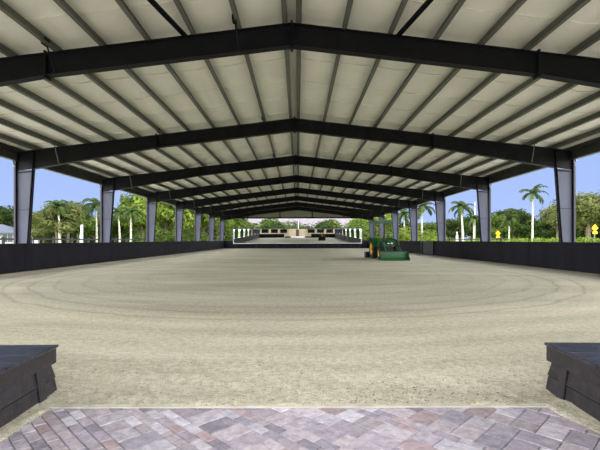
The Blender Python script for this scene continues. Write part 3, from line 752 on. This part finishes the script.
tree('round', 204, 72, 196, 'yellow-green tree between fifth and sixth columns', 'bright', .85)
tree('bush', 160, 54, 228, 'rounded bush at wall foot between third and fourth columns', 'mid', 1.3)
tree('bush', 191, 62, 229, 'rounded bush low between fourth and fifth columns', 'mid', 1.3)
tree('round', 218, 88, 205, 'bright tree seen through the last narrow side openings', 'bright', .85)
tree('round', 229, 98, 214, 'green tree just beside the mirror frame, opposite the tractor', 'mid', .9)
for px, d in ((12,50),(50,41),(68,47),(108,43),(118,50),(136,47),(150,49)):
    pass
# --- beyond the far end
e_lab = ['low shrub above mirror end opposite the tractor','dark green shrub above mirror, second along','bright shrub above mirror, third along','shrub in front of the pale houses, fourth along','clipped green shrub above the middle of the mirror','dark shrub above mirror just past the middle','tall dark shrub above mirror toward tractor side','light green shrub above mirror toward tractor end','bright green shrub above the tractor end of mirror','bright leafy bush filling gap between mirror and tractor']
for k, (px, tp, lf) in enumerate([(238,226,'mid'),(250,227,'mid'),(263,226.5,'mid'),(275,227,'dark'),(288,225.5,'mid'),(301,228,'dark'),(318,226,'dark'),(334,227,'mid'),(350,225.5,'mid'),(364,224,'mid')]):
    tree('bush', px, 72+3*(k%3), tp-2.5, e_lab[k], lf, 1.15, 'shrubs beyond the mirror', 'shrub')
tree('loose', 272, 118, 219, 'thin tree standing before the first pale house', 'mid', .9)
tree('round', 243, 112, 221, 'round tree before the pale house opposite the tractor', 'mid', .9)
tree('round', 330, 118, 221, 'green tree before the gap between the pale houses', 'mid', .9)
tree('round', 366, 105, 217, 'bright tree behind the tractor canopy', 'bright', 1.0)
# --- tractor side
tree('round', 381, 90, 214, 'green tree seen beneath the tractor canopy', 'bright', 1.0)
tree('bush', 405, 58, 228, 'bright bush between tractor and the next column', 'bright', 1.3)
tree('bush', 425, 52, 231, 'rounded bright bush below the palm behind the wall', 'bright', 1.2)
palm('small', 422, 52, 200, 'palm with pale trunk just past the narrow column by the tractor', 2.6)
palm('small', 405, 60, 208, 'palm directly behind the tractor, between two columns', .9)
tree('round', 431, 70, 224, 'hazy green tree behind the rounded bright bush', 'mid', 1.0)
palm('small', 463, 50, 200, 'slender palm clear against sky beyond the large hedge', 1.2)
palm('small', 474, 62, 214, 'shorter palm beside the slender palm', 2.2)
tree('round', 452, 74, 221, 'dark tree behind the slender palm and column', 'dark', 1.0)
tree('round', 474, 82, 218, 'dark round tree behind the shorter palm', 'dark', 1.0)
palm('royal', 532.5, 58, 185, 'tall lone royal palm against open sky', 5.0, wide=1.0)
tree('round', 514, 84, 212, 'dark round tree between road sign and lone royal palm', 'dark', 1.1)
tree('round', 500, 76, 217, 'mid green tree behind the round-leaved roadside sign', 'mid', .9)
palm('small', 509, 66, 214, 'bushy small palm beside the farther yellow road sign', 3.0)
tree('round', 548, 92, 221, 'dark tree just past the lone royal palm', 'dark', 1.1)
tree('spread', 588, 62, 197, 'large spreading tree rising behind the yellow road sign', 'olive', 1.0, rz=1.2)
tree('loose', 557, 70, 208, 'loose grey-green tree leaning out beside the widest column', 'olive', .75, rz=.2)
tree('round', 610, 80, 210, 'dark tree at the edge beside large spreading tree', 'dark', 1.2)
# hedge on the tractor side
hm = []; hr = random.Random(5)
vs = []; fs = []
for k in range(16000):
    yy = 14+hr.random()**1.2*66; xx = 26+hr.uniform(0, 1.3); zz = hr.uniform(.0, 1.32)+.08*math.sin(yy*1.7); s1 = .09*hr.uniform(.7,1.4)
    a = Vector((hr.uniform(-1,1),hr.uniform(-1,1),hr.uniform(-1,1))).normalized(); b_ = a.cross(Vector((hr.uniform(-1,1),hr.uniform(-1,1),1))).normalized()
    q = len(vs); c_ = Vector((xx,yy,zz)); vs += [c_-a*s1, c_-b_*s1*.6, c_+a*s1, c_+b_*s1*.6]; fs.append((q,q+1,q+2,q+3))
mb = MB(); mb.add(vs, fs); tag(mb.build('hedge', L['bright']), 'long low bright green hedge beyond the wall on tractor side', 'hedge', kind='stuff')

vs = []; fs = []; ur = random.Random(9)
for k in range(52000):
    q_ = ur.random()
    if q_ < .36: xx, yy = -58+ur.uniform(-3,3), ur.uniform(30,150)
    elif q_ < .72: xx, yy = 66+ur.uniform(-3,3), ur.uniform(40,150)
    else: xx, yy = ur.uniform(-60,68), 168+ur.uniform(-3,3)
    zz = ur.random()**.8*((7.6 if q_ >= .72 else 4.6)+1.0*math.sin(xx*.31+yy*.23)+.6*math.sin(xx*.9+yy*.77)); s1 = .6*ur.uniform(.6,1.4)
    a = Vector((ur.uniform(-1,1),ur.uniform(-1,1),ur.uniform(-1,1))).normalized(); b_ = a.cross(Vector((ur.uniform(-1,1),ur.uniform(-1,1),1))).normalized()
    q = len(vs); c_ = Vector((xx,yy,zz)); vs += [c_-a*s1, c_-b_*s1*.7, c_+a*s1, c_+b_*s1*.7]; fs.append((q,q+1,q+2,q+3))
mb = MB(); mb.add(vs, fs); tag(mb.build('undergrowth', L['dark']), 'distant dark undergrowth closing off the lawn behind all the trees', 'undergrowth', kind='stuff')

# ------------------------------------------------------------------ fences, posts, signs, houses
t = thing('paddock_fence', 'dark rail fence beyond the wall opposite the tractor', 'fence', (-17.5, 0, 0))
f = MB()
for z in (.45,.85,1.28): f.box(-.02,.02,10,110,z-.05,z+.05)
f.build('rails', M['rail'], t)
p = MB().box(-.06,.06,-.06,.06,-.06,1.42).build('post', M['rail'], t); p.location = (0,12,0)
for k in range(1, 40):
    q = p.copy(); C.objects.link(q); q.parent = t; q.location = (0, 12+2.5*k, 0)
t = thing('paddock_fence', 'dark rail fence beyond the wall on the tractor side', 'fence', (17.5, 0, 0))
f = MB()
for z in (.45,.85,1.22): f.box(-.02,.02,34,110,z-.04,z+.04)
f.build('rails', M['rail'], t)
for k in range(0, 24):
    q = p.copy(); C.objects.link(q); q.parent = t; q.location = (0, 35+3*k, 0)
# white post
d = 38; m_ = MB(); m_.box(-.09,.09,-.08,.08,-.06,2.45); m_.hexa([(-.09,-.08,2.45),(.09,-.08,2.45),(.09,.08,2.45),(-.09,.08,2.45),(-.07,-.05,2.65),(.07,-.05,2.65),(.1,.05,2.65),(-.1,.05,2.65)])
o = m_.build('marker_post', M['white']); o.location = (X(81.8,d), d, 0); tag(o, 'white upright marker post in front of olive trees', 'post')
m_ = MB(); m_.box(-.12,.12,-.08,.08,-.06,1.7); m_.tube([(0,0,1.7),(0,0,2.1)], .08, 8)
d = 48; o = m_.build('marker_post', M['white']); o.location = (X(457,d), d, 0); tag(o, 'small white post near the slender palm', 'post')
# utility pole seen by the slender palm
d = 66; m_ = MB(); m_.tube([(0,0,-.1),(0,0,7.2)], [.11,.07], 8); o = m_.build('light_pole', M['palmbark']); o.location = (X(475,d), d, 0); tag(o, 'thin pale pole rising behind the shorter palm', 'pole')
# low white panels at the foot of the first column
for px, lab in ((17.6,'small white block outside the first column, house side'), (36.8,'small white block outside the first column, palm side')):
    d = 19.5; o = MB().bbox(-.09,.09,-.07,.07,-.06,1.2,.02).build('white_block', M['white']); o.location = (X(px,d), d, 0); tag(o, lab, 'block', 'white blocks')

def road_sign(px, d, zc, s_, label):
    t = thing('road_sign', label, 'road sign', (X(px,d), d, 0), R(8))
    MB().box(-.04,.04,.02,.08,-.06,zc).build('post', M['gutter'], t)
    pl = MB(); a = s_; pl.prism([(0,-a),(a,0),(0,a),(-a,0)], 'y', -.01, .015); o = pl.build('sign_plate', M['signy'], t, (0,0,zc))
    k = MB(); k.prism([(-.16*a,-.5*a),(.1*a,-.5*a),(.1*a,.1*a),(.3*a,.1*a),(0,.55*a),(-.3*a,.1*a),(-.16*a,.1*a)], 'y', -.02, -.012); k.build('symbol', M['signblk'], o)
    q = MB(); q.box(-.7*a,.7*a,-.01,.015,-.35*a,.35*a); q.build('lower_plate', M['signy'], t, (0,0,zc-a*1.25))
road_sign(595, 42, 2.35, .38, 'yellow diamond road sign in front of the large spreading tree')
road_sign(498, 60, 2.1, .4, 'yellow diamond road sign farther off, beside bushy small palm')

def house(name, label, cx, cy, w_, dp, eave, ridge, wm, rm, rz=0, nwin=6, group=None, hip=3.0):
    t = thing(name, label, 'house', (cx, cy, 0), rz, group)
    MB().box(-w_/2, w_/2, -dp/2, dp/2, -.1, eave).build('walls', wm, t)
    ov = .7; r_ = MB(); h = hip
    a = [(-w_/2-ov,-dp/2-ov,eave),(w_/2+ov,-dp/2-ov,eave),(w_/2+ov,dp/2+ov,eave),(-w_/2-ov,dp/2+ov,eave)]
    r_.add(a+[(p_[0],p_[1],eave+.2) for p_ in a]+[(-w_/2+h,0,ridge),(w_/2-h,0,ridge)], [(3,2,1,0),(0,1,5,4),(1,2,6,5),(2,3,7,6),(3,0,4,7),(4,5,9,8),(5,6,9),(6,7,8,9),(7,4,8)])
    r_.build('roof', rm, t)
    for k in range(nwin):
        xx = -w_/2+w_*(k+.5)/nwin; wo = MB(); wo.box(xx-.75,xx+.75,-dp/2-.06,-dp/2+.02,.9,2.3); wo2 = wo.build('window', M['white'], t)
        q = MB(); q.box(xx-.66,xx-.04,-dp/2-.075,-dp/2-.05,1.0,2.2); q.box(xx+.04,xx+.66,-dp/2-.075,-dp/2-.05,1.0,2.2); q.build('pane', M['glassdark'], wo2)
    return t
house('house', 'small white house with grey hipped roof beyond the wall', X(-20,62), 64, 9.5, 7, 2.15, 3.75, M['white'], M['greyroof'], R(14), 5)
house('house', 'long pale-roofed house above mirror, on the side opposite the tractor', X(252,128), 132, 17, 11, 4.6, 8.3, M['white'], M['paleroof'], 0, 6, 'pale-roofed houses', 1.2)
house('house', 'long pale-roofed house seen above the middle of the mirror', X(302,146), 148, 20, 11, 5.0, 9.3, M['white'], M['paleroof'], 0, 6, 'pale-roofed houses', 1.2)
house('house', 'long pale-roofed house above mirror, beside the tractor', X(352,128), 132, 17, 11, 4.6, 8.5, M['white'], M['paleroof'], 0, 6, 'pale-roofed houses', 1.2)
m_ = MB(); m_.tube([(0,0,-.1),(0,0,4.4)], .05, 8); o = m_.build('flag_pole', M['rail']); o.location = (X(276.4,66), 66, 0); tag(o, 'thin dark pole rising above the mirror', 'pole')
m_ = MB(); m_.tube([(0,0,-.1),(0,0,4.4)], .05, 8); o = m_.build('flag_pole', M['white']); o.location = (X(298.5,68), 68, 0); tag(o, 'thin white pole rising above the middle of the mirror', 'pole')
m_ = MB(); m_.box(-.22,.22,-.2,.2,-.1,4.8); o = m_.build('brick_pier', mat('brown_brick',(140,104,88),.9)); o.location = (X(335,80), 80, 0); tag(o, 'reddish brown pier above the mirror toward the tractor', 'pier')

# stable building behind the entrance, seen in the mirror
t = thing('stable_building', 'cream stable with dark openings reflected in the far mirror', 'building', (0, -20, 0), PI)
sb = MB(); Ws = 30
sb.box(-Ws/2, Ws/2, -3, 3, 3.2, 3.9); sb.box(-Ws/2, Ws/2, -2.9, -2.7, 0, 1.0)
for k in range(11): xx = -Ws/2+Ws*k/10; sb.box(xx-.35, xx+.35, -3.0, -2.4, 0, 3.2)
sb.box(-2.6, 2.6, -5.0, -2.6, 0, 3.0)
sb.build('walls', M['cream'], t)
MB().box(-Ws/2, Ws/2, -1.2, 3, 0, 3.2).build('inner_wall', M['darkhole'], t)
r_ = MB(); r_.add([(-Ws/2-1,-4,3.9),(Ws/2+1,-4,3.9),(Ws/2+1,4,3.9),(-Ws/2-1,4,3.9),(-Ws/2+3,0,6.0),(Ws/2-3,0,6.0)], [(3,2,1,0),(0,1,5,4),(1,2,5),(2,3,4,5),(3,0,4)]); r_.build('roof', M['darkroof'], t)
dd = MB(); dd.box(-.5,.5,-5.06,-5.0,0,2.1); dd.build('door', mat('brown_door',(96,80,66),.6), t)

# ------------------------------------------------------------------ world, sun, camera
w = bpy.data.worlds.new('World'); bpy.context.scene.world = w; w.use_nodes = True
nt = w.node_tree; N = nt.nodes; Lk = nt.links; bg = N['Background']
tc = N.new('ShaderNodeTexCoord'); sx = N.new('ShaderNodeSeparateXYZ'); Lk.new(tc.outputs['Generated'], sx.inputs[0])
def mth(op, a, b_=None, clampv=False):
    n = N.new('ShaderNodeMath'); n.operation = op; n.use_clamp = clampv
    for i, v in enumerate((a, b_)):
        if v is None: continue
        if hasattr(v, 'is_output'): Lk.new(v, n.inputs[i])
        else: n.inputs[i].default_value = v
    return n.outputs[0]
def rng(v, a, b_, c=0, d=1):
    n = N.new('ShaderNodeMapRange'); n.interpolation_type = 'SMOOTHSTEP'
    for nm, q in (('From Min',a),('From Max',b_),('To Min',c),('To Max',d)): n.inputs[nm].default_value = q
    Lk.new(v, n.inputs['Value']); return n.outputs[0]
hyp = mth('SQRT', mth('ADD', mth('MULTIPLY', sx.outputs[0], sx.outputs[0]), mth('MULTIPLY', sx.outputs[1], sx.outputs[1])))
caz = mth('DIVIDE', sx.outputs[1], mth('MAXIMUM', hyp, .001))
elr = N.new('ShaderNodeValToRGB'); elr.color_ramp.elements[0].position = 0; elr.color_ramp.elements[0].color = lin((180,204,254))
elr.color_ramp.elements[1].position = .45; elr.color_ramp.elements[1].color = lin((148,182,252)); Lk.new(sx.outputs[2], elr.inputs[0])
side = rng(caz, .74, .30)                       # added glow off the view axis, brighter than the visible sky, lights the interior
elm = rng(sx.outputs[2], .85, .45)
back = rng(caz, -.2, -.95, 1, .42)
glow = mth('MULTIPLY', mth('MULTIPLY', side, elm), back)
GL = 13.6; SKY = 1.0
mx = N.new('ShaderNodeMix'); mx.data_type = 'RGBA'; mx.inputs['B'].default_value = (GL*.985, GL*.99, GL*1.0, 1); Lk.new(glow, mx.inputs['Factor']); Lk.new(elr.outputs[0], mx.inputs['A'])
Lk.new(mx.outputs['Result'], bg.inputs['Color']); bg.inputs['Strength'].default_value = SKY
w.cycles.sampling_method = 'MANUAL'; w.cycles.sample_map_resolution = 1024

sl = bpy.data.lights.new('Sun', 'SUN'); sl.energy = 3.0; sl.angle = R(2); sl.color = (1,.96,.88)
so = bpy.data.objects.new('Sun', sl); C.objects.link(so)
dv = Vector((.28, .2, -1)).normalized(); so.rotation_euler = dv.to_track_quat('-Z','Y').to_euler()

cam = bpy.data.cameras.new('Camera'); cam.sensor_width = 36; cam.lens = F*36/600; cam.shift_y = 15/600; cam.shift_x = (300-VPX)/600
cam.clip_end = 1500
co = bpy.data.objects.new('Camera', cam); C.objects.link(co); co.location = (CX, 0, CH); co.rotation_euler = (R(90), R(.13), 0)
sc = bpy.context.scene; sc.camera = co
sc.view_settings.view_transform = 'Standard'; sc.view_settings.look = 'None'; sc.view_settings.gamma = 1; sc.view_settings.exposure = 0
sc.view_settings.use_curve_mapping = False
sc.cycles.use_denoising = True; sc.cycles.max_bounces = 10; sc.cycles.diffuse_bounces = 6
sc.cycles.sample_clamp_indirect = 20
